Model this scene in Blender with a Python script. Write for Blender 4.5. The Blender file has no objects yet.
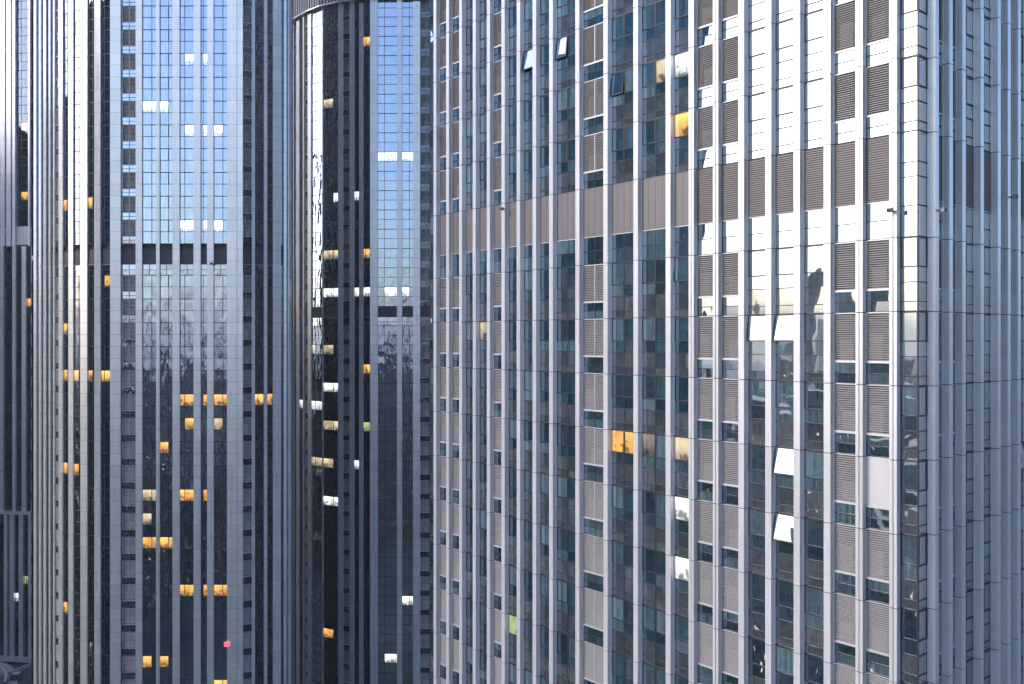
import bpy, math, random
from mathutils import Vector
R = random.Random(7)
F = 898.0; CX = 512.0; HY = 339.0; CAMZ = 110.0; HAZE = .00022
scene = bpy.context.scene
col = scene.collection

# ------------------------------------------------------------------ materials
def newmat(name):
    m = bpy.data.materials.new(name); m.use_nodes = True
    nt = m.node_tree; nt.nodes.clear()
    out = nt.nodes.new('ShaderNodeOutputMaterial')
    return m, nt, out

def N(nt, typ, **kw):
    n = nt.nodes.new(typ)
    for k, v in kw.items():
        if k in n.inputs: n.inputs[k].default_value = v
        else: setattr(n, k, v)
    return n

def metal(name, colr, rough, metallic, var=0.06, streak=0.0):
    m, nt, out = newmat(name)
    b = N(nt, 'ShaderNodeBsdfPrincipled'); b.inputs['Metallic'].default_value = metallic
    b.inputs['Roughness'].default_value = rough
    g = N(nt, 'ShaderNodeNewGeometry')
    mp = N(nt, 'ShaderNodeMapping'); mp.inputs['Scale'].default_value = (3.2, 3.2, 0.16)
    nt.links.new(g.outputs['Position'], mp.inputs['Vector'])
    no = N(nt, 'ShaderNodeTexNoise'); no.inputs['Scale'].default_value = 0.9; no.inputs['Detail'].default_value = 5
    nt.links.new(mp.outputs[0], no.inputs['Vector'])
    oi = N(nt, 'ShaderNodeAttribute', attribute_name='tint')
    mul = N(nt, 'ShaderNodeMath', operation='MULTIPLY_ADD')
    nt.links.new(no.outputs['Fac'], mul.inputs[0]); mul.inputs[1].default_value = var * 2; mul.inputs[2].default_value = 1 - var
    m2 = N(nt, 'ShaderNodeMath', operation='MULTIPLY_ADD')
    nt.links.new(oi.outputs['Fac'], m2.inputs[0]); m2.inputs[1].default_value = 0.10; m2.inputs[2].default_value = 0.90
    m3 = N(nt, 'ShaderNodeMath', operation='MULTIPLY'); nt.links.new(mul.outputs[0], m3.inputs[0]); nt.links.new(m2.outputs[0], m3.inputs[1])
    mx = N(nt, 'ShaderNodeVectorMath', operation='SCALE'); mx.inputs[0].default_value = colr
    nt.links.new(m3.outputs[0], mx.inputs['Scale'])
    nt.links.new(mx.outputs[0], b.inputs['Base Color'])
    r2 = N(nt, 'ShaderNodeMath', operation='MULTIPLY_ADD'); nt.links.new(no.outputs['Fac'], r2.inputs[0])
    r2.inputs[1].default_value = 0.15; r2.inputs[2].default_value = rough - 0.07
    nt.links.new(r2.outputs[0], b.inputs['Roughness'])
    nt.links.new(b.outputs[0], out.inputs[0])
    return m

def glass(name, tint, lo, hi, f0, wob=0.07, rough=0.015, scl=0.35, folds=False):
    """coated facade glass: a tinted mirror over a dark interior, panes slightly wavy"""
    m, nt, out = newmat(name)
    g = N(nt, 'ShaderNodeNewGeometry')
    mp = N(nt, 'ShaderNodeMapping'); mp.inputs['Scale'].default_value = (1, 1, 0.45)
    nt.links.new(g.outputs['Position'], mp.inputs['Vector'])
    no = N(nt, 'ShaderNodeTexNoise'); no.inputs['Scale'].default_value = scl; no.inputs['Detail'].default_value = 1.5
    nt.links.new(mp.outputs[0], no.inputs['Vector'])
    bp = N(nt, 'ShaderNodeBump'); bp.inputs['Strength'].default_value = 1.0; bp.inputs['Distance'].default_value = wob
    nt.links.new(no.outputs['Fac'], bp.inputs['Height'])
    gl = N(nt, 'ShaderNodeBsdfGlossy'); gl.inputs['Color'].default_value = (*tint, 1); gl.inputs['Roughness'].default_value = rough
    nt.links.new(bp.outputs[0], gl.inputs['Normal'])
    at = N(nt, 'ShaderNodeAttribute', attribute_name='tint')
    n2 = N(nt, 'ShaderNodeTexNoise'); n2.inputs['Scale'].default_value = 1.6; n2.inputs['Detail'].default_value = 6
    mp2 = N(nt, 'ShaderNodeMapping'); mp2.inputs['Scale'].default_value = (4.5, 4.5, 0.12) if folds else (2.2, 2.2, 0.6)
    nt.links.new(g.outputs['Position'], mp2.inputs['Vector']); nt.links.new(mp2.outputs[0], n2.inputs['Vector'])
    ra = N(nt, 'ShaderNodeMapRange'); ra.inputs['From Min'].default_value = .35; ra.inputs['From Max'].default_value = .65
    ra.inputs['To Min'].default_value = .3; ra.inputs['To Max'].default_value = 1.3
    nt.links.new(n2.outputs['Fac'], ra.inputs['Value'])
    mu = N(nt, 'ShaderNodeMath', operation='MULTIPLY'); mu.use_clamp = True
    nt.links.new(at.outputs['Fac'], mu.inputs[0]); nt.links.new(ra.outputs[0], mu.inputs[1])
    mi = N(nt, 'ShaderNodeMix', data_type='RGBA'); mi.inputs[6].default_value = (*lo, 1); mi.inputs[7].default_value = (*hi, 1)
    nt.links.new(mu.outputs[0], mi.inputs[0])
    di = N(nt, 'ShaderNodeBsdfDiffuse'); nt.links.new(mi.outputs[2], di.inputs['Color'])
    lw = N(nt, 'ShaderNodeLayerWeight'); lw.inputs['Blend'].default_value = 0.25
    mr = N(nt, 'ShaderNodeMapRange'); mr.inputs['To Min'].default_value = f0; mr.inputs['To Max'].default_value = 1.0
    nt.links.new(lw.outputs['Facing'], mr.inputs['Value'])
    mr.inputs['From Min'].default_value = 0.0
    ms = N(nt, 'ShaderNodeMixShader')
    nt.links.new(mr.outputs[0], ms.inputs[0]); nt.links.new(di.outputs[0], ms.inputs[1]); nt.links.new(gl.outputs[0], ms.inputs[2])
    nt.links.new(ms.outputs[0], out.inputs[0])
    return m

def lit(name, a, b, strength, scale=1.2):
    """a lit room seen through its window: lamp light painted into the glow, darker furniture below"""
    m, nt, out = newmat(name)
    g = N(nt, 'ShaderNodeNewGeometry')
    mp = N(nt, 'ShaderNodeMapping'); mp.inputs['Scale'].default_value = (1, 1, 0.8)
    nt.links.new(g.outputs['Position'], mp.inputs['Vector'])
    mp.inputs['Scale'].default_value = (scale*2.2, scale*2.2, .15)
    v = N(nt, 'ShaderNodeTexNoise'); v.inputs['Scale'].default_value = 1.6; v.inputs['Detail'].default_value = 2
    nt.links.new(mp.outputs[0], v.inputs['Vector'])
    no = N(nt, 'ShaderNodeTexNoise'); no.inputs['Scale'].default_value = .55; no.inputs['Detail'].default_value = 3
    nt.links.new(g.outputs['Position'], no.inputs['Vector'])
    ra = N(nt, 'ShaderNodeMapRange'); ra.inputs['From Min'].default_value = .35; ra.inputs['From Max'].default_value = .65
    ra.inputs['To Min'].default_value = .55; ra.inputs['To Max'].default_value = 1.25
    nt.links.new(no.outputs['Fac'], ra.inputs['Value'])
    # light falloff painted into the glow, brighter on top; dark furniture shapes low down
    tc = N(nt, 'ShaderNodeTexCoord'); sx = N(nt, 'ShaderNodeSeparateXYZ'); nt.links.new(tc.outputs['Object'], sx.inputs[0])
    zr = N(nt, 'ShaderNodeMapRange'); zr.inputs['From Min'].default_value = -1.6; zr.inputs['From Max'].default_value = -.2
    zr.inputs['To Min'].default_value = .55; zr.inputs['To Max'].default_value = 1.15
    nt.links.new(sx.outputs[2], zr.inputs['Value'])
    fn = N(nt, 'ShaderNodeTexNoise'); fn.inputs['Scale'].default_value = 1.9; fn.inputs['Detail'].default_value = 1
    nt.links.new(g.outputs['Position'], fn.inputs['Vector'])
    za = N(nt, 'ShaderNodeMath', operation='MULTIPLY_ADD'); nt.links.new(sx.outputs[2], za.inputs[0]); za.inputs[1].default_value = -.28; nt.links.new(fn.outputs['Fac'], za.inputs[2])
    zg = N(nt, 'ShaderNodeMapRange'); nt.links.new(za.outputs[0], zg.inputs['Value']); zg.inputs['From Min'].default_value = .88; zg.inputs['From Max'].default_value = .96
    zg.inputs['To Min'].default_value = 1; zg.inputs['To Max'].default_value = .3
    zm = N(nt, 'ShaderNodeMath', operation='MULTIPLY'); nt.links.new(zr.outputs[0], zm.inputs[0]); nt.links.new(zg.outputs[0], zm.inputs[1])
    mi = N(nt, 'ShaderNodeMix', data_type='RGBA'); mi.inputs[6].default_value = (*a, 1); mi.inputs[7].default_value = (*b, 1)
    nt.links.new(v.outputs['Fac'], mi.inputs[0])
    e = N(nt, 'ShaderNodeEmission'); nt.links.new(mi.outputs[2], e.inputs['Color'])
    mu = N(nt, 'ShaderNodeMath', operation='MULTIPLY'); nt.links.new(ra.outputs[0], mu.inputs[0]); mu.inputs[1].default_value = strength*1.25
    mz = N(nt, 'ShaderNodeMath', operation='MULTIPLY'); nt.links.new(mu.outputs[0], mz.inputs[0]); nt.links.new(zm.outputs[0], mz.inputs[1])
    nt.links.new(mz.outputs[0], e.inputs['Strength'])
    gl = N(nt, 'ShaderNodeBsdfGlossy'); gl.inputs['Color'].default_value = (.3, .34, .38, 1); gl.inputs['Roughness'].default_value = .02
    ad = N(nt, 'ShaderNodeAddShader'); nt.links.new(e.outputs[0], ad.inputs[0]); nt.links.new(gl.outputs[0], ad.inputs[1])
    nt.links.new(ad.outputs[0], out.inputs[0])
    return m

M = {}
M['alu'] = metal('silver_aluminium', (.57, .57, .575), .33, .34, var=.14)
M['alu_far'] = metal('grey_aluminium_panel', (.68, .68, .67), .30, .5, var=.16)
M['joint'] = metal('dark_joint_rubber', (.02, .022, .03), .7, 0)
M['frame'] = metal('anthracite_window_frame', (.012, .014, .018), .5, 0)
M['slat'] = metal('louvre_slat_paint', (.31, .30, .295), .5, .3)
M['trim'] = metal('pale_louvre_trim', (.50, .49, .49), .45, .4)
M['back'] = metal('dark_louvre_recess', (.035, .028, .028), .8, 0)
M['unit'] = metal('beige_air_conditioner', (.20, .18, .17), .6, 0)
M['band'] = metal('brown_grey_panel', (.14, .128, .128), .5, .2)
M['unseen_fin'] = metal('unseen_dark_fin', (.035, .037, .042), .4, 0)  # for fins seen only in reflections, coloured dark so they mirror dark
M['pale'] = metal('brightened_aluminium', (.80, .78, .80), .3, .5)
M['darkband'] = metal('black_louvre_panel', (.03, .032, .04), .5, .2)
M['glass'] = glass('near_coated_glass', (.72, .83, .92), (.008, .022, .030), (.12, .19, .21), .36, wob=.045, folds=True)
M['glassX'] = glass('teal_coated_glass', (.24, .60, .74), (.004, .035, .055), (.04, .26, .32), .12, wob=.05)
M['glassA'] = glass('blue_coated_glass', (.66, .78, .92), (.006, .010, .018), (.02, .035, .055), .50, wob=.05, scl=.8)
M['glassD'] = glass('darkened_blue_glass', (.62, .70, .85), (.002, .003, .006), (.008, .013, .02), .15, wob=.05, scl=.8)
M['rib'] = metal('dark_crown_rib', (.26, .27, .30), .4, .3)
M['dark'] = glass('black_coated_glass', (.30, .36, .45), (.004, .006, .010), (.01, .02, .03), .10, wob=.09)
M['spandrel'] = glass('grey_spandrel_glass', (.72, .80, .86), (.035, .042, .048), (.13, .14, .145), .34, wob=.05)
M['warm'] = lit('lit_room_warm', (1, .40, .045), (1, .60, .18), .42)
M['cream'] = lit('lit_room_cream', (1, .72, .42), (1, .86, .60), .24)
M['white'] = lit('lit_or_mirrored_white', (.95, .95, .90), (1, 1, 1), .5)
M['dim'] = lit('lit_room_dim', (.35, .25, .2), (.5, .42, .38), .22)
M['green'] = lit('lit_room_green', (.5, .75, .25), (.8, .9, .5), .25)
M['pink'] = lit('lit_sign_pink', (1, .05, .12), (1, .2, .25), .4)
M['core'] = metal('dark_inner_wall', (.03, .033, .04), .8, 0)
M['concrete'] = metal('roof_concrete', (.30, .30, .31), .85, 0, var=.25)
M['roofdark'] = metal('dark_roof_membrane', (.05, .052, .056), .9, 0, var=.3)

# ------------------------------------------------------------------ mesh builder (local x along facade, y inward, z up)
class MB:
    def __init__(s): s.v = []; s.f = []; s.m = []; s.t = []
    def face(s, pts, mat, t=.5):
        b = len(s.v); s.v += pts; s.f.append(tuple(range(b, b + len(pts)))); s.m.append(mat); s.t.append(t)
    def box(s, x0, x1, y0, y1, z0, z1, mat, t=.5, skip=''):
        b = len(s.v)
        s.v += [(x0,y0,z0),(x1,y0,z0),(x1,y1,z0),(x0,y1,z0),(x0,y0,z1),(x1,y0,z1),(x1,y1,z1),(x0,y1,z1)]
        fs = {'f':(0,1,5,4),'r':(1,2,6,5),'b':(2,3,7,6),'l':(3,0,4,7),'d':(3,2,1,0),'u':(4,5,6,7)}
        for k, q in fs.items():
            if k in skip: continue
            s.f.append(tuple(b + i for i in q)); s.m.append(mat); s.t.append(t)
    def add(s, o, ang, loc):
        b = len(s.v); c, sn = math.cos(ang), math.sin(ang)
        s.v += [(x*c - y*sn + loc[0], x*sn + y*c + loc[1], z + loc[2]) for x, y, z in o.v]
        s.f += [tuple(b + i for i in q) for q in o.f]; s.m += o.m; s.t += o.t
    def mesh(s, name):
        me = bpy.data.meshes.new(name); me.from_pydata(s.v, [], s.f)
        names = sorted(set(s.m)); idx = {n: i for i, n in enumerate(names)}
        for n in names: me.materials.append(M[n])
        me.polygons.foreach_set('material_index', [idx[n] for n in s.m])
        at = me.color_attributes.new('tint', 'FLOAT_COLOR', 'CORNER')
        buf = []
        for q, t in zip(s.f, s.t): buf += [t, t, t, 1.0] * len(q)
        at.data.foreach_set('color', buf)
        me.update(); return me

def link(name, me, parent=None, loc=(0,0,0), ang=0.0, label=None, kind=None):
    o = bpy.data.objects.new(name, me); col.objects.link(o)
    if parent is not None: o.parent = parent
    o.location = loc; o.rotation_euler = (0, 0, ang)
    if label: o['label'] = label
    if kind: o['kind'] = kind
    return o

def thing(name, label, cat, loc, group=None):
    o = link(name, None, loc=loc); o['label'] = label; o['category'] = cat
    if group: o['group'] = group
    return o

def proj(p):
    """world point -> pixel (used only to rank which repeats show largest and to find which room is lit)"""
    return CX + F * p[0] / max(p[1], 1e-3), HY - F * (p[2] - CAMZ) / max(p[1], 1e-3)

# ------------------------------------------------------------------ plan helpers
def offset_path(path, d):
    """path runs left -> right as seen from outside; outward is to its right-hand side"""
    res = []
    n = len(path)
    for i in range(n):
        ns = []
        if i > 0: ns.append(_nrm(path[i-1], path[i]))
        if i < n-1: ns.append(_nrm(path[i], path[i+1]))
        nx = sum(a[0] for a in ns) / len(ns); ny = sum(a[1] for a in ns) / len(ns)
        l2 = nx*nx + ny*ny
        res.append((path[i][0] + nx/l2*d, path[i][1] + ny/l2*d))
    return res
def _nrm(a, b):
    dx, dy = b[0]-a[0], b[1]-a[1]; l = math.hypot(dx, dy); return (dy/l, -dx/l)
def hit(path, px):
    """where the plan line of a facade lies in the direction the photograph shows it"""
    t = (px - CX) / F; best = None
    for a, b in zip(path, path[1:]):
        dx, dy = b[0]-a[0], b[1]-a[1]; den = dx - t*dy
        if abs(den) < 1e-9: continue
        u = (t*a[1] - a[0]) / den
        if -1e-6 <= u <= 1+1e-6:
            p = (a[0]+u*dx, a[1]+u*dy)
            if p[1] > 0 and (best is None or p[1] < best[0][1]): best = (p, _nrm(a, b))
    return best

# ------------------------------------------------------------------ shared part meshes
def win_mb(w, h, v, mat='glass', fr=.06, opened=0):
    m = MB(); t = v
    a = math.radians(R.uniform(-.25, .25)); b = R.uniform(-.003, .003)
    y = lambda x, z: .012 + b*(x-w/2) + math.tan(a)*(z+h/2)
    pts = [(fr, y(fr,-h+fr), -h+fr), (w-fr, y(w-fr,-h+fr), -h+fr), (w-fr, y(w-fr,-fr), -fr), (fr, y(fr,-fr), -fr)]
    m.face(pts, mat, t)
    f = MB()
    f.box(0, w, -.035, .03, -fr, 0, 'frame'); f.box(0, w, -.035, .03, -h, -h+fr*1.2, 'frame')
    f.box(0, fr, -.033, .03, -h+fr*1.2, -fr, 'frame'); f.box(w-fr, w, -.033, .03, -h+fr*1.2, -fr, 'frame')
    if opened:
        c, s = math.cos(opened), math.sin(opened)
        for q in (m, f):
            q.v = [(x, -.03 + yy*c - (-z)*s if True else 0, z*c) for x, yy, z in q.v]
        # the dark opening behind the pushed-out sash
        g = MB(); g.face([(0, .05, -h), (w, .05, -h), (w, .05, 0), (0, .05, 0)], 'core'); 
        f.v += g.v if False else []
    return m, f

def louver_mb(w, h, pitch, v):
    m = MB(); fr = min(.05, w*.08)
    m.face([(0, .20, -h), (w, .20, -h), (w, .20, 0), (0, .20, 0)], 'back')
    m.box(0, fr, -.05, .2, -h, 0, 'trim'); m.box(w-fr, w, -.05, .2, -h, 0, 'trim')
    m.box(fr, w-fr, -.05, .2, -.06, 0, 'trim'); m.box(fr, w-fr, -.06, .2, -h, -h+.12, 'trim')
    if w > 1.9: m.box(w/2-.03, w/2+.03, -.045, .2, -h+.12, -.06, 'trim')
    if v == 5:      # slats replaced by a plain sheet
        m.box(fr, w-fr, -.02, .08, -h+.12, -.06, 'trim', .3, skip='b'); return m
    # air conditioner behind the lower slats
    if v > 0:
        x0 = fr + (w-2*fr) * (.05 + .35*((v*7) % 3)/3); x1 = min(w-fr, x0 + (w-2*fr)*.55)
        m.box(x0, x1, .10, .19, -h+.12, -h*(.42 if v % 2 else .55), 'unit', skip='b')
    z = -.06 - pitch
    while z > -h + .12:
        dz = pitch*.42
        m.face([(fr, -.035, z), (w-fr, -.035, z), (w-fr, .035, z+dz), (fr, .035, z+dz)], 'slat')
        m.face([(fr, -.035, z-.018), (w-fr, -.035, z-.018), (w-fr, -.035, z), (fr, -.035, z)], 'slat', .9)
        m.face([(w-fr, -.035, z-.018), (fr, -.035, z-.018), (fr, .035, z+dz-.018), (w-fr, .035, z+dz-.018)], 'slat')
        z -= pitch
    return m

def panel_mb(w, h, mat, slats=False, seams=2):
    m = MB()
    m.box(0, w, -.03, .1, -h, 0, 'back' if slats else mat, skip='b')
    if slats:
        z = -.1
        while z > -h+.1:
            m.box(.05, w-.05, -.06, -.03, z-.075, z, mat, .9, skip='b'); z -= .13
    else:
        for i in range(1, seams):
            x = w*i/seams; m.box(x-.012, x+.012, -.034, 0, -h+.01, -.01, 'joint', skip='b')
    m.box(0, w, -.07, -.03, -h, -h+.05, 'trim', skip='b')
    return m

MESH = {}
def cached(key, fn):
    if key not in MESH:
        r = fn()
        MESH[key] = r
    return MESH[key]
BLK = {}
def mesh_of(key, mb, name):
    if key not in BLK: BLK[key] = mb.mesh(name)
    return BLK[key]

# ------------------------------------------------------------------ tower
class Tower:
    def __init__(s, root, prot, levels, glassmat, fine, alu, zbot, ztop, lits=(), opens=(), winw=None):
        s.root = root; s.p = prot; s.levels = levels; s.g = glassmat; s.fine = fine; s.alu = alu
        s.zb = zbot; s.zt = ztop; s.lits = list(lits); s.opens = list(opens)
        s.wins = []; s.louv = []; s.bands = []
        s.o = root.location
    def rel(s, p, z): return (p[0]-s.o[0], p[1]-s.o[1], z-s.o[2])
    def score(s, p0, p1, zt, h):
        a = proj((*p0, zt)); b = proj((*p1, zt-h))
        x0, x1 = sorted((a[0], b[0])); y0, y1 = sorted((a[1], b[1]))
        vis = 1.0 if (x1 > 0 and x0 < 1024 and y1 > 0 and y0 < 684 and p0[1] > 0) else 0.0
        dx = p1[0]-p0[0]; dy = p1[1]-p0[1]
        # facing away from the camera
        if (dy*p0[0] - dx*p0[1]) > 0: vis = 0.0
        return vis * abs(x1-x0)*abs(y1-y0), (x0, y0, x1, y1)
    def fin(s, a, b, double=False, prot=None, zr=None, label=None):
        """a, b: outer edge points; box reaches inward by prot"""
        p = prot or s.p
        w = math.hypot(b[0]-a[0], b[1]-a[1]); ang = math.atan2(b[1]-a[1], b[0]-a[0])
        m = MB(); zb, zt = zr or (s.zb, s.zt); g = .045 if s.fine else .035
        m.box(.02, w-.02, .03, p+.02, zb, zt, 'joint', skip='b')
        js = sorted(z for z in s.joints if zb < z < zt-.01) + [zt]
        lo = zb
        for z in js:
            t = R.random()
            jx = R.uniform(-.004, .004)
            if double and s.fine:
                gw = .05
                m.box(0, w*.5-gw/2, jx, p, lo, z-g, s.alu, t, skip='b'); m.box(w*.5+gw/2, w, jx, p, lo, z-g, s.alu, t, skip='b')
                m.box(w*.5-gw/2, w*.5+gw/2, .06, .1, lo, z-g, s.alu, t, skip='b')
            else:
                m.box(0, w, jx, p, lo, z-g, s.alu, t, skip='b')
                if s.fine:   # root flange
                    m.box(w, w+.05, p-.09, p, lo, z-g, s.alu, t, skip='bl'); m.box(-.05, 0, p-.09, p, lo, z-g, s.alu, t, skip='br')
            lo = z
        return link('fin', m.mesh('fin'), s.root, s.rel(a, s.o[2]), ang, label)
    def bay(s, a, b, kind, zr=None):
        """a, b inner wall points left to right"""
        w = math.hypot(b[0]-a[0], b[1]-a[1]); ang = math.atan2(b[1]-a[1], b[0]-a[0])
        if w < .05: return
        ux, uy = (b[0]-a[0])/w, (b[1]-a[1])/w
        zb, zt = zr or (s.zb, s.zt)
        P = MB(); Fm = MB()
        at = lambda x: (a[0]+ux*x, a[1]+uy*x)
        def pane(x0, x1, z1, z0, mat, t=None):
            t = R.random()**3 if t is None else t
            k = .0025 if s.fine else .004; ya, yb, yc, yd = [.02 + R.uniform(-k, k)*(x1-x0+z1-z0) for _ in range(4)]
            yd = ya + yc - yb
            P.face([(x0, ya, z0), (x1, yb, z0), (x1, yc, z1), (x0, yd, z1)], mat, t)
        fw = .045 if s.fine else .07
        def hbar(z, k=1.0): Fm.box(0, w, -.03, .03, z-fw*k/2, z+fw*k/2, 'frame', skip='lrb')
        def vbar(x, z0, z1): Fm.box(x-fw/2, x+fw/2, -.028, .03, z0, z1, 'frame', skip='b')
        def window(x0, x1, z1, h):
            ww = round(x1-x0, 2); q0, q1 = at(x0), at(x1)
            sc, bx = s.score(q0, q1, z1, h)
            mat = s.g; op = 0; lb = None; var = R.randrange(6)
            for (lx, ly, c) in s.lits:
                if bx[0]-.6 <= lx <= bx[2]+.6 and bx[1]-1.0 <= ly <= bx[3] + (bx[3]-bx[1])*s.litpad and sc > 0:
                    mat = c; lb = {'warm': 'window lit warm orange', 'cream': 'window lit pale cream', 'white': 'window lit or mirroring bright white',
                                   'green': 'window lit yellow green', 'pink': 'window glowing pink', 'dim': 'window faintly lit'}[c]; sc += 1e4
            for (lx, ly, aa) in s.opens:
                if bx[0]-.5 <= lx <= bx[2]+.5 and bx[1] <= ly <= bx[3] and sc > 0:
                    op = aa; lb = 'window pushed open at its foot'; sc += 1e4
            s.wins.append((sc, ww, h, var, mat, op, q0, z1, ang, lb))
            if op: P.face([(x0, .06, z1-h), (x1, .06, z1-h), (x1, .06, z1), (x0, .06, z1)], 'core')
        for L in s.levels:
            t, h, typ = L
            if t > zt+.01 or t-h < zb-.01: continue
            if typ == 'band' and kind == 'C':
                z = t
                for hh in (1.65, .79, 1.55, 1.66):
                    pane(0, w, z, z-hh, s.g); z -= hh; hbar(z)
                continue
            if typ == 'band':
                ph = s.bandh
                s.bands.append((s.score(a, b, t, ph)[0], w, ph, kind, a, t, ang))
                n = 2; hh = (h-ph)/n
                for i in range(n):
                    pane(0, w, t-ph-i*hh, t-ph-(i+1)*hh, s.g); hbar(t-ph-(i+1)*hh)
                if w > 1.9: vbar(w/2, t-h, t-ph)
                continue
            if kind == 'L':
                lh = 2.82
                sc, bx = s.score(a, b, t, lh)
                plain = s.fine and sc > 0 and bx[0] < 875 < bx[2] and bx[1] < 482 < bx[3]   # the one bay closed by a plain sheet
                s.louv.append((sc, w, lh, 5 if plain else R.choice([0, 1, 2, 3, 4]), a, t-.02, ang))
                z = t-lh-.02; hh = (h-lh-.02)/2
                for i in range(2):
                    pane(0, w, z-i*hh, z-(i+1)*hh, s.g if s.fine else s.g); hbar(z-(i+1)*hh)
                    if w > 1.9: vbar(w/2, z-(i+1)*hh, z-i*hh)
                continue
            if kind == 'P':      # plain metal infill
                P.box(0, w, 0, .1, t-h+.04, t, s.alu, R.random(), skip='b'); continue
            if s.fine:
                n = 2 if w > 1.9 else 1
                for i in range(n):
                    x0, x1 = w*i/n, w*(i+1)/n
                    window(x0+.01, x1-.01, t-.03, 1.62)
                    z = t-1.65
                    for r, (hh, mt) in enumerate(((.79, s.g), (1.05, 'spandrel'), (.51, 'spandrel'))):
                        pane(x0, x1, z, z-hh, mt, None if r == 0 else R.random()*.7); z -= hh
                z = t-1.65
                for hh in (.79, 1.05, .51): z -= hh; hbar(z, 1.0 if hh > .6 else 1.3)
                for i in range(1, n): vbar(w*i/n, t-h, t-1.65)
            else:
                sw = w*.34 if w > 1.0 else w
                if w > 1.0:
                    side = s.side(a)
                    x0, x1 = (0, sw) if side else (w-sw, w)
                    window(x0, x1, t-.05, h/2-.05)
                    # the fixed light beside the sash is a window of the same room
                    y0, y1 = (sw, w) if side else (0, w-sw)
                    window(y0, y1, t-.05, h/2-.05)
                    vbar(sw if side else w-sw, t-h/2, t); 
                    pane(y0, y1, t-h/2, t-h, s.g); pane(x0, x1, t-h/2, t-h, s.g)
                    vbar(sw if side else w-sw, t-h, t-h/2)
                else:
                    window(0, w, t-.05, h/2-.05); pane(0, w, t-h/2, t-h, s.g)
                hbar(t-h/2); hbar(t-h)
        P.box(0, .02, .03, .06, zb, zt, 'core'); Fm.box(0, fw*.5, -.026, .03, zb, zt, 'frame', skip='b'); Fm.box(w-fw*.5, w, -.026, .03, zb, zt, 'frame', skip='b')
        if P.f:
            o = link('curtain_glass', P.mesh('curtain_glass'), s.root, s.rel(a, s.o[2]), ang)
            if Fm.f: link('mullion_frame', Fm.mesh('mullion_frame'), o)
    litpad = 1.0; bandh = 3.65
    def side(s, a): return (int(abs(a[0])*10) % 2) == 0
    def finish(s, limit=100):
        # z in part meshes is absolute world height minus root height
        s.wins.sort(key=lambda q: -q[0]); rest = MB()
        for i, (sc, w, h, var, mat, op, q, z, ang, lb) in enumerate(s.wins):
            vb = [0.0, .06, .15, .3, .5, 1.0][var]
            key = ('w', round(w, 1), h, var, mat, round(op, 2))
            W, Fr = cached(key, lambda: win_mb(round(w, 1), h, vb, mat, .06 if s.fine else .05, op))
            w1 = w/round(w, 1) if round(w, 1) > 0 else 1
            if i < limit and sc > 0:
                o = link('window', mesh_of(key, W, 'window'), s.root, s.rel(q, z), ang, lb); o.scale = (w1, 1, 1)
                link('frame', mesh_of(key+('f',), Fr, 'frame'), o)
            else:
                rest.add(W, ang, s.rel(q, z)); rest.add(Fr, ang, s.rel(q, z))
        if rest.f: link('window', rest.mesh('window'), s.root, kind='stuff')
        s.louv.sort(key=lambda q: -q[0]); rest = MB()
        for i, (sc, w, h, v, q, z, ang) in enumerate(s.louv):
            key = ('l', round(w, 2), h, v, s.fine)
            Lm = cached(key, lambda: louver_mb(round(w, 2), h, .125 if s.fine else .22, v))
            if i < limit and sc > 0: link('louver', mesh_of(key, Lm, 'louver'), s.root, s.rel(q, z), ang)
            elif sc > 0 or i % 3 == 0 or not s.fine: rest.add(Lm, ang, s.rel(q, z))
            else: rest.add(Lm, ang, s.rel(q, z))
        if rest.f: link('louver', rest.mesh('louver'), s.root, kind='stuff')
        s.bands.sort(key=lambda q: -q[0])
        for i, (sc, w, h, kind, q, z, ang) in enumerate(s.bands[:100]):
            sl = s.fine and (proj((*q, z))[0] > 680) and q[1] > 0
            key = ('b', round(w, 2), h, sl, s.bandmat)
            Bm = cached(key, lambda: panel_mb(round(w, 2), h, s.bandmat, sl, 2 if w < 1.9 else 4))
            link('band_panel', mesh_of(key, Bm, 'band_panel'), s.root, s.rel(q, z), ang)
    bandmat = 'band'
    def core(s, path, inset, zb, zt, mat='core', roofmat='roofdark'):
        """closed inner wall (a full ring) and roof"""
        n = len(path); m = MB()
        pts = offset_path(path + path[:1], -inset)[:-1] if False else path
        cx = sum(p[0] for p in path)/n; cy = sum(p[1] for p in path)/n
        ring = []
        for i in range(n):
            a, b, c = path[i-1], path[i], path[(i+1) % n]
            n1, n2 = _nrm(a, b), _nrm(b, c); nx, ny = (n1[0]+n2[0])/2, (n1[1]+n2[1])/2; l2 = max(nx*nx+ny*ny, .2)
            ring.append((b[0]-nx/l2*inset - s.o[0], b[1]-ny/l2*inset - s.o[1]))
        for i in range(n):
            a, b = ring[i], ring[(i+1) % n]
            m.face([(*a, zb-s.o[2]), (*b, zb-s.o[2]), (*b, zt-s.o[2]), (*a, zt-s.o[2])], mat)
        link('wall', m.mesh('wall'), s.root)
        r = MB(); r.face([(*p, zt-s.o[2]) for p in ring], roofmat)
        link('roof', r.mesh('roof'), s.root)

def std_levels(first_top, band_top, band_total, above_top, lo, hi, H=4.0):
    L = []; t = first_top
    while t > lo: L.append((t, H, 'std')); t -= H
    L.append((band_top, band_total, 'band'))
    t = above_top
    while t < hi: L.append((t, H, 'std')); t += H
    return L

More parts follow.
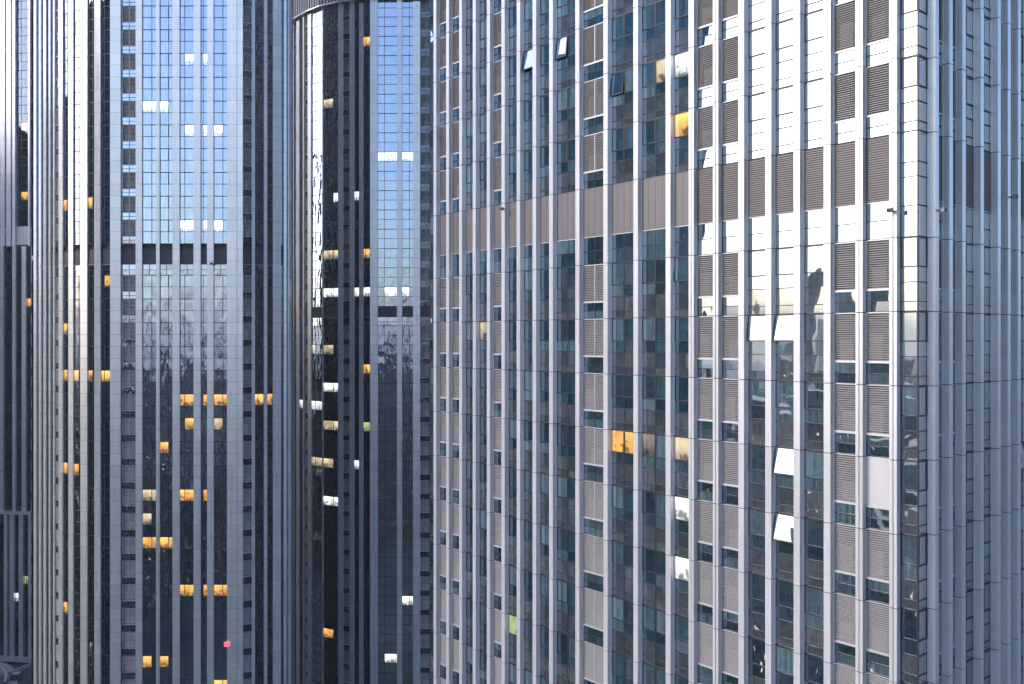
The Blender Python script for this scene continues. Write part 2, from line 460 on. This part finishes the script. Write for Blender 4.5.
# ================================================================== NEAR TOWER
CZ = CAMZ
d1 = (-.645, .764); d2 = (.764, .645)
C0 = (21.62, 47.8)
n1 = (-.764, -.645); n2 = (.645, -.764)
LEN1, LEN2 = 45.2, 44.0
pL = (C0[0]+d1[0]*LEN1, C0[1]+d1[1]*LEN1)
pR = (C0[0]+d2[0]*LEN2, C0[1]+d2[1]*LEN2)
pB = (pL[0]+d2[0]*LEN2, pL[1]+d2[1]*LEN2)
NP = .42
near = thing('office_tower', 'nearest tower filling the right half, white fins, glass corner and a brown band', 'tower',
             (C0[0], C0[1], 0), 'finned glass towers')
lev = std_levels(CZ+5.5, CZ+11.15, 5.65, CZ+15.15, 6, CZ+94)
T = Tower(near, NP, lev, 'glass', True, 'alu', 4.0, CZ+95.15,
    lits=[(617,440,'warm'),(627,440,'warm'),(678,446,'cream'),(680,80,'white'),(680,142,'warm'),(657,82,'cream'),(680,505,'white'),
          (484,325,'cream'),(513,612,'green'),(513,642,'green'),(545,672,'white'),(680,560,'white'),(653,452,'dim')],
    opens=[(782,326,.16),(782,459,.16),(782,525,.18),(527,65,.14),(562,50,.1),(617,88,.08),(957,310,.25),(957,460,.25),(1017,460,.2),(755,326,.06),(680,262,.03)])
T.litpad = .6
T.joints = [l[0] for l in lev]
def face_near(org, d, n, s_list, kinds, w, rev=False):
    """s_list: fin centres measured from org along d (outer plane)"""
    # order left->right as seen from outside
    fins = []
    for sc in s_list:
        c = (org[0]+d[0]*sc+n[0]*NP, org[1]+d[1]*sc+n[1]*NP)
        fins.append(c)
    return fins
s1 = [1.17+1.95*k for k in range(9)]; s1 += [s1[8]+2.9*k for k in range(1, 5)]; s1 += [s1[12]+1.93*k for k in range(1, 9)]
k1 = list('CLLGGGLLGGGLGGGGLGGLL') + ['C']       # corner bay, then between fins, then end bay
W = .42
def do_face(org, dr, n, slist, kinds, total, doubles=(), leftward=True):
    """dr points away from org; leftward: dr runs to the left as seen from outside"""
    edges = [0.0]
    for i, sc in enumerate(slist):
        lo, hi = sc-W/2, sc+W/2
        A = (org[0]+dr[0]*hi+n[0]*NP, org[1]+dr[1]*hi+n[1]*NP); B = (org[0]+dr[0]*lo+n[0]*NP, org[1]+dr[1]*lo+n[1]*NP)
        if not leftward: A, B = B, A
        T.fin(A, B, double=(i in doubles))
        edges += [lo, hi]
    edges.append(total)
    for i in range(len(slist)+1):
        lo, hi = edges[2*i], edges[2*i+1]
        if i > 0: lo += .0
        A = (org[0]+dr[0]*hi, org[1]+dr[1]*hi); B = (org[0]+dr[0]*lo, org[1]+dr[1]*lo)
        if not leftward: A, B = B, A
        T.bay(A, B, kinds[i])
do_face(C0, d1, n1, s1, k1, LEN1, doubles=(0, 1, 6, 7))
s2 = [1.27, 2.96, 4.59, 6.98, 9.36, 10.84, 12.36]
while s2[-1] < LEN2-3: s2.append(s2[-1]+(2.4 if 20 < s2[-1] < 30 else 1.9))
k2 = ['C', 'L', 'L', 'G', 'G', 'L', 'L'] + ['G']*(len(s2)-6)
do_face(C0, d2, n2, s2, k2, LEN2, leftward=False)
s3 = [1.2+1.95*k for k in range(22)]
k3 = ['G']*23
for i in (1, 2, 6, 7, 14, 15, 19): k3[i] = 'L'
do_face(pL, d2, (-n2[0], -n2[1]), s3, k3, LEN2, leftward=True)
T.finish()
T.core([pL, C0, pR, pB], .22, 0, CZ+95.2)
# glass corner post
m = MB(); m.box(-.03, .03, -.03, .03, 4, CZ+95, 'frame')
link('corner_post', m.mesh('corner_post'), near, (0, 0, 0), math.atan2(d2[1], d2[0]))
# small floodlights fixed on the fins at the brown band
def fixture(parent, wx, wy, wz, ang, sc=1.0):
    f = MB(); f.box(-.05, .05, -.28, 0, -.04, .04, 'frame'); f.box(-.14, .14, -.45, -.25, -.10, .12, 'unit')
    f.box(-.11, .11, -.47, -.45, -.07, .09, 'joint')
    o = link('floodlight', f.mesh('floodlight'), parent, (wx-parent.location[0], wy-parent.location[1], wz-parent.location[2]), ang)
    o.scale = (sc,)*3
A1 = math.atan2(-d1[1], -d1[0]); A2 = math.atan2(d2[1], d2[0])
for sc_, z in ((1.17, 6.9), (33.9, 10.6)):
    fixture(near, C0[0]+d1[0]*sc_+n1[0]*NP, C0[1]+d1[1]*sc_+n1[1]*NP, CZ+z, A1)
for sc_, z in ((1.27, 6.9), (10.84, 8.6)):
    fixture(near, C0[0]+d2[0]*sc_+n2[0]*NP, C0[1]+d2[1]*sc_+n2[1]*NP, CZ+z, A2)

# ================================================================== FAR TOWERS
def far_tower(T, path, cols, pr, glass_at=None):
    outer = offset_path(path, pr)
    segs = []
    for c in cols:
        a = hit(outer if c[2] in 'FW' else path, c[0]); b = hit(outer if c[2] in 'FW' else path, c[1])
        segs.append((c[2], a, b))
    prev = None; pend = []
    inner = lambda q: (q[0][0]-q[1][0]*pr, q[0][1]-q[1][1]*pr)
    for i, (k, a, b) in enumerate(segs):
        if a is None or b is None: continue
        if k in 'FW':
            if k == 'W':
                mid = ((a[0][0]+b[0][0])/2, (a[0][1]+b[0][1])/2)
                T.fin(a[0], (mid[0]*1.0, mid[1]*1.0)); T.fin(mid, b[0])
            else: T.fin(a[0], b[0])
    # bays reach from fin edge to fin edge on the inner plan
    for i, (k, a, b) in enumerate(segs):
        if k in 'FW' or a is None or b is None: continue
        A = inner(segs[i-1][2]) if i > 0 and segs[i-1][0] in 'FW' and segs[i-1][2] else a[0]
        B = inner(segs[i+1][1]) if i+1 < len(segs) and segs[i+1][0] in 'FW' and segs[i+1][1] else b[0]
        if math.hypot(B[0]-A[0], B[1]-A[1]) < .1: continue
        if glass_at: T.g = glass_at((cols[i][0]+cols[i][1])/2)
        T.bay(A, B, k)

def back_face(T, path, mod=3.0, fw=.9, alu=None, g=None):
    """plain repeated bays for sides that do not show in the photograph"""
    for a, b in zip(path, path[1:]):
        L = math.hypot(b[0]-a[0], b[1]-a[1]); n = max(1, int(L/mod)); nn = _nrm(a, b)
        ux, uy = (b[0]-a[0])/L, (b[1]-a[1])/L
        keep = (T.alu, T.g); T.alu = alu or T.alu; T.g = g or T.g
        for i in range(n):
            s0 = L*i/n; s1 = L*(i+1)/n
            p = lambda s_, o=0: (a[0]+ux*s_+nn[0]*o, a[1]+uy*s_+nn[1]*o)
            T.fin(p(s0, T.p), p(s0+fw, T.p)); T.bay(p(s0+fw), p(s1), 'G')
        T.alu, T.g = keep

# ---- left tower
PA = [(-92.3,172.5), (-90.2,168.9), (-87.3,165.2), (-83.2,159.8), (-78.4,155.8), (-75.2,153.6), (-70.9,151.75), (-67.6,151.0), (-45.2,151.0),
      (-39.6,153.7), (-38.9,154.6), (-38.65,155.8), (-38.9,157.4)]
A = thing('office_tower', 'left tower with broad grey pilasters, a flat blue front and orange lit rooms', 'tower', (-60, 165, 0), 'finned glass towers')
levA = std_levels(CZ+10.76, CZ+15.1, 4.34, CZ+20.04, 6, CZ+92)
hub = [
 (33.2,36.6,'F'),(36.6,38.3,'G'),(38.3,41.2,'F'),(41.2,43,'G'),(43,46.3,'F'),(46.3,48.2,'G'),(48.2,50.6,'F'),(50.6,52.6,'G'),
 (52.6,54.8,'F'),(54.8,58.5,'L'),(58.5,62.5,'F'),(62.5,68.3,'G'),(68.3,73,'F'),(73,80.3,'G'),(80.3,87,'F'),(87,94.2,'G'),(94.2,100.3,'F'),
 (100.3,110,'G'),(110,120.5,'F'),(120.5,122.3,'G'),(122.3,135.6,'L'),(135.6,142,'F'),(142,156,'G'),(156,159.5,'F'),(159.5,172.5,'G'),
 (172.5,179.5,'F'),(179.5,193.5,'G'),(193.5,200.5,'F'),(200.5,207,'G'),(207,213.5,'F'),(213.5,227,'G'),(227,236.8,'F'),(236.8,237.2,'G'),(237.2,242.7,'F'),
 (242.7,252,'L'),(252,255,'F'),(255,264,'G'),(264,267.3,'F'),(267.3,273,'G'),(273,281,'F'),(281,284,'G'),(284,286.5,'F'),(286.5,289,'G'),(289,291.5,'F'),(291.5,293.2,'G'),(293.2,295.2,'F')]
litA = [(x, y, c) for y, c, xs in [
 (398,'warm',(183,190,204,217,223,262,257,270)),(421,'warm',(188,)),(421,'cream',(222,)),(447,'warm',(162,168)),(494,'warm',(183,189,204)),(495,'cream',(148,153)),
 (516,'cream',(145,)),(542,'warm',(146,152,162,169)),(588,'warm',(183,189,204,217,223)),(667,'warm',(146,168)),(684,'warm',(217,223)),
 (62,'white',(190,204)),(108,'white',(152,165,)),(133,'white',(191,204,217,)),(226,'white',(185,191,204,217)),
 (207,'warm',(66,90)),(329,'warm',(66,)),(376,'warm',(66,76,90,105)),(467,'warm',(66,76)),(603,'warm',(66,)),(281,'warm',(108,)),(297,'white',(245,))] for x in xs]
TA = Tower(A, .25, levA, 'glassA', False, 'alu_far', 4.0, CZ+95, lits=litA)
TA.bandh = 2.6; TA.bandmat = 'darkband'
TA.joints = sorted([l[0] for l in levA] + [l[0]-2 for l in levA])
hub = [((a+.35, b-.35, k) if b < 56 and k == 'F' else (a-.35, b+.35, k) if b < 56 and k == 'G' else (a, b, k)) for a, b, k in hub]
far_tower(TA, PA, hub, .25, lambda x: 'glassA' if 120 < x < 243 else 'glassD')  # flanks get a darkened copy of the glass, imitating dark reflections
backA = [(-38.9,157.4), (-41.2,168), (-50,182), (-80,182), (-92.3,172.5)]
back_face(TA, backA, alu='unseen_fin', g='dark')  # unseen rear darkened in colour so the middle tower's bays mirror black
TA.finish()
TA.core(PA + backA[1:-1], .3, 0, CZ+95)
fixture(A, -50.3, 150.75, CZ+12.6, 0, 1.6)
m = MB(); m.box(-.45, .45, -.35, 0, -.35, .35, 'pink'); link('warning_lamp', m.mesh('warning_lamp'), A, (-45.6-(-60)-2.2, 150.75-165, CZ-51.2), 0, 'red glowing lamp')

# ---- middle tower with curved crown
PBp = [(-52.5,208.0), (-50,202.5), (-47.4,198), (-43.6,193.6), (-40.3,190.75), (-36.6,188.7), (-29.8,186.3), (-16,186), (-5,189), (2,196)]
Bt = thing('office_tower', 'middle tower standing farthest back, curved ribbed crown above black bays and a blue glass strip', 'tower', (-30, 205, 0), 'finned glass towers')
CR = CZ + 70.5
levB = std_levels(CZ+2.8, CZ+6.8, 4.0, CZ+10.8, 6, CR-2.9) + [(CR-.06, CR-.06-(CZ+66.8), 'std')]
litB = [(x, y, c) for y, c, xs in [
 (44,'warm',(366,)),(112,'cream',(331,)),(173,'cream',(331,)),(193,'white',(327,333,356,)),(155,'white',(380,386,393,404,409)),
 (252,'cream',(331,335)),(290,'white',(331,335,356,366,390,394,406,)),(264,'warm',(366,)),(314,'green',(346,366)),(350,'cream',(314,325,)),
 (390,'white',(325,334)),(379,'warm',(366,)),(406,'white',(301,314,319,)),(428,'cream',(325,334,)),(427,'green',(366,)),
 (466,'cream',(314,319,326,)),(468,'white',(356,)),(610,'white',(404,410)),(631,'warm',(330,)),(665,'white',(388,394)),(500,'white',(330,)),(512,'white',(335,))] for x in xs]  # the last two white panes are reflections, drawn as glowing windows
TB = Tower(Bt, .25, levB, 'glassA', False, 'alu_far', 4.0, CR, lits=litB)
TB.bandh = 2.3; TB.bandmat = 'darkband'
TB.joints = sorted([l[0] for l in levB] + [l[0]-2 for l in levB])
hubB = [(291,293.5,'F'),(293.5,296.3,'G'),(296.3,299.2,'F'),(299.2,302.6,'G'),(302.6,304,'F'),(304,307.6,'L'),(307.6,311,'F'),(311,322,'G'),(322,322.8,'F'),(322.8,338,'G'),
 (338,342.8,'F'),(342.8,349.5,'L'),(349.5,354,'F'),(354,359,'G'),(359,363,'F'),(363,370,'G'),(370,377.7,'F'),(377.7,397,'G'),(397,402,'F'),
 (402,413,'G'),(413,420,'F'),(420,433,'L'),(433,439,'F'),(439,455,'G'),(455,460,'F'),(460,475,'G'),(475,480,'F')]
far_tower(TB, PBp, hubB, .25, lambda x: 'glassA' if 300 < x < 322.5 or 377 < x < 414 else 'glassD')  # dark and bright reflections put into two copies of the glass
backB = [(2,196), (2,225), (-15,240), (-40,238), (-52.5,208)]
back_face(TB, backB)
TB.finish()
TB.core(PBp + backB[1:-1], .3, 0, CR+11)
# crown: a ring of upright ribs over a plain drum
ringB = offset_path(PBp, .25)
cr = MB()
for a, b in zip(ringB, ringB[1:]):
    cr.face([(a[0]+30, a[1]-205, CR-.6), (b[0]+30, b[1]-205, CR-.6), (b[0]+30, b[1]-205, CR+11), (a[0]+30, a[1]-205, CR+11)], 'darkband')
link('crown', cr.mesh('crown'), Bt)
crownpart = [o for o in Bt.children if o.name.startswith('crown')][0]
sill = MB(); o1 = offset_path(PBp, .95)
for (a, b), (c, d) in zip(zip(ringB, ringB[1:]), zip(o1, o1[1:])):
    q = [(a[0]+30, a[1]-205), (b[0]+30, b[1]-205), (d[0]+30, d[1]-205), (c[0]+30, c[1]-205)]
    sill.face([(*q[3], CR-.15), (*q[2], CR-.15), (*q[2], CR+.1), (*q[3], CR+.1)], 'alu_far', .9)
    sill.face([(*q[0], CR-.15), (*q[1], CR-.15), (*q[2], CR-.15), (*q[3], CR-.15)], 'alu_far', .9)
    sill.face([(*q[0], CR+.1), (*q[1], CR+.1), (*q[2], CR+.1), (*q[3], CR+.1)], 'alu_far', .9)
link('cornice', sill.mesh('cornice'), Bt)
px = 291.0
outB = offset_path(PBp, .85)
k = 0
dist = 0.0
for a, b in zip(outB, outB[1:]):
    L = math.hypot(b[0]-a[0], b[1]-a[1]); ang = math.atan2(b[1]-a[1], b[0]-a[0]); s_ = (-dist) % .85
    while s_ < L-.3:
        p = (a[0]+(b[0]-a[0])*s_/L, a[1]+(b[1]-a[1])*s_/L)
        m = cached('rib', lambda: (lambda q: (q.box(0, .36, 0, .6, .12, 10.8, 'rib', skip='b'), q)[1])(MB()))
        link('rib', mesh_of('rib', m, 'rib'), crownpart, (p[0]+30, p[1]-205, CR), ang)
        s_ += .85
    dist += L

# ---- far-left tower in three stages
PC = [(-126.0,209.5), (-119,208.2), (-106,206.2), (-99,209)]
Cc = thing('office_tower', 'narrow strip of finned tower at the left edge, pale on top, dark below its ledge', 'tower', (-112, 220, 0), 'finned glass towers')
levC = std_levels(CZ+21.4, CZ+26.0, 4.6, CZ+30, CZ-72, CZ+92)
TC = Tower(Cc, .6, levC, 'glassA', False, 'alu_far', CZ-74, CZ+95, lits=[(29,307,'warm'),(30,305,'warm'),(26,128,'warm'),(26,580,'green'),(16,598,'white'),(8,603,'cream'),(16,390,'cream'),(26,203,'warm')])
TC.bandh = 4.3; TC.bandmat = 'alu_far'
TC.joints = sorted([l[0] for l in levC])
outC = offset_path(PC, .6)
def stage(zr, fins):
    ed = []
    for x0, x1 in fins:
        a, b = hit(outC, x0), hit(outC, x1)
        if a and b:
            TC.fin(a[0], b[0], zr=zr); ed.append((x0, x1, a, b))
    for (a0, a1, p, q), (b0, b1, r, t) in zip(ed, ed[1:]):
        i0 = (q[0][0]-q[1][0]*.6, q[0][1]-q[1][1]*.6); i1 = (r[0][0]-r[1][0]*.6, r[0][1]-r[1][1]*.6)
        TC.bay(i0, i1, 'G', zr=zr)
TC.alu = 'pale'; TC.g = 'glassD'  # upper fins given a paler colour, standing in for brighter light
stage((CZ+21.4, CZ+95), [(-12,-8),(-6,-2),(0,4.6),(6.3,10.6),(12.2,15),(28,29.5),(32,34),(36,38)])
TC.alu = 'alu_far'; TC.g = 'dark'
stage((CZ-40, CZ+21.4), [(-12,-8),(-4,3.4),(12.2,15.6),(21.5,25.8),(31,34),(38,40)])
stage((CZ-74, CZ-40), [(-10,-8),(3.8,7.2),(9.5,13.8),(18.6,22.8),(28,33),(38,40)])
TC.finish()
TC.core(PC + [(-98,240), (-128,240)], .35, 0, CZ+95)
o1 = offset_path(PC, .05); o2 = offset_path(PC, 1.0)
for z0, z1 in ((CZ-40.4, CZ-39.7), (CZ-74.3, CZ-73.2)):
    m = MB()
    for a, b, c, d in zip(o1, o1[1:], o2, o2[1:]):
        q = [(p[0]+112, p[1]-220) for p in (a, b, d, c)]
        m.face([(*q[3], z0), (*q[2], z0), (*q[2], z1), (*q[3], z1)], 'alu_far')
        m.face([(*q[0], z1), (*q[1], z1), (*q[2], z1), (*q[3], z1)], 'alu_far')
    link('ledge', m.mesh('ledge'), Cc)

# ---- podium roof at the lower left
pod = thing('podium_building', 'low podium with dark roof terrace and pale curved parapets in the lower left corner', 'podium', (-100, 192, 0))
zt = CZ - 74.6
m = MB(); m.box(-45, 16, -20, 13.6, 0, zt-.02, 'concrete'); link('wall', m.mesh('wall'), pod)
m = MB(); m.box(-44.5, 15.5, -19.5, 13.5, zt-.02, zt+.05, 'roofdark'); link('roof', m.mesh('roof'), pod)
def kerb(name, pts, wd, h, mat, capmat='trim'):
    """a parapet that follows a bent line; points in world x, y"""
    m = MB(); lo = offset_path(pts, wd/2); hi = offset_path(pts, -wd/2)
    f = lambda p, z: (p[0]+100, p[1]-192, z)
    for i in range(len(pts)-1):
        a0, a1, b0, b1 = lo[i], lo[i+1], hi[i], hi[i+1]
        m.face([f(a0, zt+.05), f(a1, zt+.05), f(a1, zt+h), f(a0, zt+h)], mat)
        m.face([f(b1, zt+.05), f(b0, zt+.05), f(b0, zt+h), f(b1, zt+h)], mat)
        m.face([f(a0, zt+h), f(a1, zt+h), f(b1, zt+h), f(b0, zt+h)], capmat, .9)
    return link(name, m.mesh(name), pod)
kerb('parapet', [(-112.4,197.6), (-111.2,199.2), (-110.2,201.6), (-109.2,204.4), (-108.6,207)], .35, .9, 'concrete')
kerb('parapet', [(-122,205.3), (-117.5,203.2), (-113.6,200.2), (-110.4,196.2), (-108.5,192)], .5, 1.3, 'concrete')
kerb('walkway', [(-120,206.6), (-116,204.6), (-112.6,201.2), (-110,197.5), (-107,192)], 2.2, .25, 'concrete', 'concrete')
m = MB(); m.box(-9.2, -7.4, 3.4, 5.0, zt, zt+1.5, 'core'); m.box(-9.0, -7.6, 3.6, 4.8, zt+1.5, zt+1.7, 'trim'); link('roof_unit', m.mesh('roof_unit'), pod)

# ================================================================== tower out of frame on the left, mirrored in the near tower
TX = [(-158, 117), (-158, 56), (-130, 53.5), (-130, 117)]
X = thing('office_tower', 'dark teal tower beyond the left edge, seen only as a reflection in the near tower', 'tower', (-144, 85, 0), 'finned glass towers')
levX = std_levels(CZ+9.5, CZ+14, 4.5, CZ+18, 6, CZ+84)
TXx = Tower(X, .5, levX, 'glassX', False, 'alu_far', 4, CZ+86)
TXx.bandh = 3; TXx.bandmat = 'band'; TXx.joints = [l[0] for l in levX]
back_face(TXx, TX, mod=2.9, fw=.45, alu='unseen_fin')
TXx.finish()
TXx.core(TX, .3, 0, CZ+86)

TY = [(-196, 196), (-196, 154), (-162, 152), (-160, 170), (-160, 196)]
Y = thing('office_tower', 'black tower beyond the left edge, seen only as a reflection in the left tower', 'tower', (-178, 174, 0), 'finned glass towers')
levY = std_levels(CZ+9.5, CZ+14, 4.5, CZ+18, CZ-60, CZ+58)
TY_ = Tower(Y, .5, levY, 'dark', False, 'unseen_fin', CZ-62, CZ+62)
TY_.bandh = 3; TY_.bandmat = 'band'; TY_.joints = [l[0] for l in levY]
back_face(TY_, TY[1:4] + TY[4:], mod=3.4, fw=.5)
TY_.finish()
TY_.core(TY, .3, 0, CZ+62)

# ================================================================== ground and distant city
def citymat():
    m, nt, out = newmat('city_facades')
    g = N(nt, 'ShaderNodeNewGeometry')
    br = N(nt, 'ShaderNodeTexBrick'); br.inputs['Scale'].default_value = 1.0
    br.offset = 0; br.inputs['Color1'].default_value = (.035, .045, .06, 1); br.inputs['Color2'].default_value = (.10, .12, .14, 1)
    br.inputs['Mortar'].default_value = (.33, .32, .31, 1); br.inputs['Brick Width'].default_value = 3.0; br.inputs['Row Height'].default_value = 3.6
    br.inputs['Mortar Size'].default_value = .7
    sx = N(nt, 'ShaderNodeSeparateXYZ'); nt.links.new(g.outputs['Position'], sx.inputs[0])
    ad = N(nt, 'ShaderNodeMath', operation='ADD'); nt.links.new(sx.outputs[0], ad.inputs[0]); nt.links.new(sx.outputs[1], ad.inputs[1])
    cb = N(nt, 'ShaderNodeCombineXYZ'); nt.links.new(ad.outputs[0], cb.inputs[0]); nt.links.new(sx.outputs[2], cb.inputs[1])
    nt.links.new(cb.outputs[0], br.inputs['Vector'])
    sn = N(nt, 'ShaderNodeSeparateXYZ'); nt.links.new(g.outputs['Normal'], sn.inputs[0])
    gt = N(nt, 'ShaderNodeMath', operation='GREATER_THAN'); nt.links.new(sn.outputs[2], gt.inputs[0]); gt.inputs[1].default_value = .5
    mi = N(nt, 'ShaderNodeMix', data_type='RGBA'); nt.links.new(gt.outputs[0], mi.inputs[0]); nt.links.new(br.outputs['Color'], mi.inputs[6]); mi.inputs[7].default_value = (.22, .22, .22, 1)
    at = N(nt, 'ShaderNodeAttribute', attribute_name='tint')
    m2 = N(nt, 'ShaderNodeVectorMath', operation='SCALE'); nt.links.new(mi.outputs[2], m2.inputs[0])
    ma = N(nt, 'ShaderNodeMath', operation='MULTIPLY_ADD'); nt.links.new(at.outputs['Fac'], ma.inputs[0]); ma.inputs[1].default_value = .45; ma.inputs[2].default_value = .08
    nt.links.new(ma.outputs[0], m2.inputs['Scale'])
    b = N(nt, 'ShaderNodeBsdfPrincipled'); b.inputs['Roughness'].default_value = .6
    nt.links.new(m2.outputs[0], b.inputs['Base Color'])
    # a few lit rooms
    wn = N(nt, 'ShaderNodeTexWhiteNoise', noise_dimensions='3D')
    fl = N(nt, 'ShaderNodeVectorMath', operation='DIVIDE'); nt.links.new(cb.outputs[0], fl.inputs[0]); fl.inputs[1].default_value = (1.0, 1.8, 1)
    f2 = N(nt, 'ShaderNodeVectorMath', operation='FLOOR'); nt.links.new(fl.outputs[0], f2.inputs[0]); nt.links.new(f2.outputs[0], wn.inputs[0])
    g2 = N(nt, 'ShaderNodeMath', operation='GREATER_THAN'); nt.links.new(wn.outputs[0], g2.inputs[0]); g2.inputs[1].default_value = .983
    lt = N(nt, 'ShaderNodeMath', operation='SUBTRACT'); lt.inputs[0].default_value = 1; nt.links.new(gt.outputs[0], lt.inputs[1])
    m4 = N(nt, 'ShaderNodeMath', operation='MULTIPLY'); nt.links.new(g2.outputs[0], m4.inputs[0]); nt.links.new(lt.outputs[0], m4.inputs[1])
    fb = N(nt, 'ShaderNodeMath', operation='SUBTRACT'); fb.inputs[0].default_value = 1; nt.links.new(br.outputs['Fac'], fb.inputs[1])
    m5 = N(nt, 'ShaderNodeMath', operation='MULTIPLY'); nt.links.new(m4.outputs[0], m5.inputs[0]); nt.links.new(fb.outputs[0], m5.inputs[1])
    m6 = N(nt, 'ShaderNodeMath', operation='MULTIPLY'); nt.links.new(m5.outputs[0], m6.inputs[0]); m6.inputs[1].default_value = 1.1
    b.inputs['Emission Color'].default_value = (1, .8, .5, 1); nt.links.new(m6.outputs[0], b.inputs['Emission Strength'])
    nt.links.new(b.outputs[0], out.inputs[0])
    return m
M['city'] = citymat()
def groundmat():
    m, nt, out = newmat('ground_mixed')
    g = N(nt, 'ShaderNodeNewGeometry')
    no = N(nt, 'ShaderNodeTexNoise'); no.inputs['Scale'].default_value = .012; no.inputs['Detail'].default_value = 8
    nt.links.new(g.outputs['Position'], no.inputs['Vector'])
    rp = N(nt, 'ShaderNodeValToRGB'); e = rp.color_ramp.elements
    e[0].position = .38; e[0].color = (.03, .032, .035, 1); e[1].position = .62; e[1].color = (.09, .09, .085, 1)
    x = rp.color_ramp.elements.new(.5); x.color = (.05, .08, .04, 1)
    nt.links.new(no.outputs['Fac'], rp.inputs[0])
    b = N(nt, 'ShaderNodeBsdfPrincipled'); b.inputs['Roughness'].default_value = .85
    nt.links.new(rp.outputs[0], b.inputs['Base Color']); nt.links.new(b.outputs[0], out.inputs[0])
    return m
M['ground'] = groundmat()
m = MB(); m.face([(-9000, -9000, 0), (9000, -9000, 0), (9000, 9000, 0), (-9000, 9000, 0)], 'ground')
link('ground', m.mesh('ground'), kind='structure')
c = MB(); rc = random.Random(3)
for i in range(2600):
    r = 170 * (20 ** rc.random()); th = rc.uniform(0, 2*math.pi)
    x, y = r*math.cos(th), r*math.sin(th)
    if y > 30 and abs(math.atan2(x, y)) < .72 and y < 420: continue
    if math.hypot(x, y) < 150 or (-125 < x < 80 and 40 < y < 250): continue
    w, d = rc.uniform(14, 42), rc.uniform(14, 42)
    h = rc.uniform(12, 55) if rc.random() < .8 else rc.uniform(50, 105)
    if rc.random() < .035 and r > 500: h = rc.uniform(110, 190); w = d = 30
    if x > 0 and r < 1500: h = min(h, 30 + r*.02)
    b0 = MB(); b0.box(-w/2, w/2, -d/2, d/2, 0, h, 'city', rc.random(), skip='d')
    b0.box(-w/5, w/6, -d/5, d/4, h, h+rc.uniform(2, 6), 'city', rc.random(), skip='d')
    c.add(b0, 0, (x, y, 0))
link('distant_city', c.mesh('distant_city'), kind='stuff')

# ================================================================== hazy air
hz, hnt, hout = newmat('hazy_air')
pv = N(hnt, 'ShaderNodeVolumePrincipled'); pv.inputs['Color'].default_value = (.94, .92, .89, 1); pv.inputs['Density'].default_value = HAZE
pv.inputs['Anisotropy'].default_value = .2
hnt.links.new(pv.outputs[0], hout.inputs['Volume']); M['haze'] = hz
if HAZE > 0:
    m = MB(); m.box(-9100, 9100, -9100, 9100, -1, 260, 'haze'); link('haze', m.mesh('haze'), kind='stuff')

# ================================================================== light
SUN_EL, SUN_AZ = math.radians(27), math.radians(-108)     # azimuth from +Y towards +X
w = bpy.data.worlds.new('World'); scene.world = w; w.use_nodes = True
nt = w.node_tree; nt.nodes.clear()
sky = nt.nodes.new('ShaderNodeTexSky'); sky.sky_type = 'NISHITA'; sky.sun_disc = False
sky.sun_elevation = SUN_EL; sky.sun_rotation = SUN_AZ; sky.air_density = 1.0; sky.dust_density = 2.5; sky.ozone_density = 3; sky.altitude = 0
bg = nt.nodes.new('ShaderNodeBackground'); bg.inputs['Strength'].default_value = .15
wo = nt.nodes.new('ShaderNodeOutputWorld')
tn = nt.nodes.new('ShaderNodeVectorMath'); tn.operation = 'MULTIPLY'; tn.inputs[1].default_value = (.96, .98, 1.08)
nt.links.new(sky.outputs[0], tn.inputs[0]); nt.links.new(tn.outputs[0], bg.inputs[0]); nt.links.new(bg.outputs[0], wo.inputs[0])
sl = bpy.data.lights.new('sun', 'SUN'); sl.energy = .5; sl.angle = math.radians(6); sl.color = (1, .93, .86)
so = bpy.data.objects.new('sun', sl); col.objects.link(so)
sd = Vector((math.sin(SUN_AZ)*math.cos(SUN_EL), math.cos(SUN_AZ)*math.cos(SUN_EL), math.sin(SUN_EL)))
so.rotation_euler = (-sd).to_track_quat('-Z', 'Y').to_euler()

cam = bpy.data.cameras.new('camera'); co = bpy.data.objects.new('camera', cam); col.objects.link(co)
co.location = (0, 0, CAMZ); co.rotation_euler = (math.pi/2, 0, 0)
cam.sensor_width = 36; cam.lens = F*36/1024; cam.shift_y = -(342-HY)/1024*1.0
cam.clip_start = .5; cam.clip_end = 20000
scene.camera = co
scene.view_settings.view_transform = 'Standard'; scene.view_settings.look = 'None'
scene.view_settings.exposure = 1.4; scene.view_settings.gamma = 1
scene.cycles.max_bounces = 6; scene.cycles.glossy_bounces = 4; scene.cycles.sample_clamp_indirect = 6
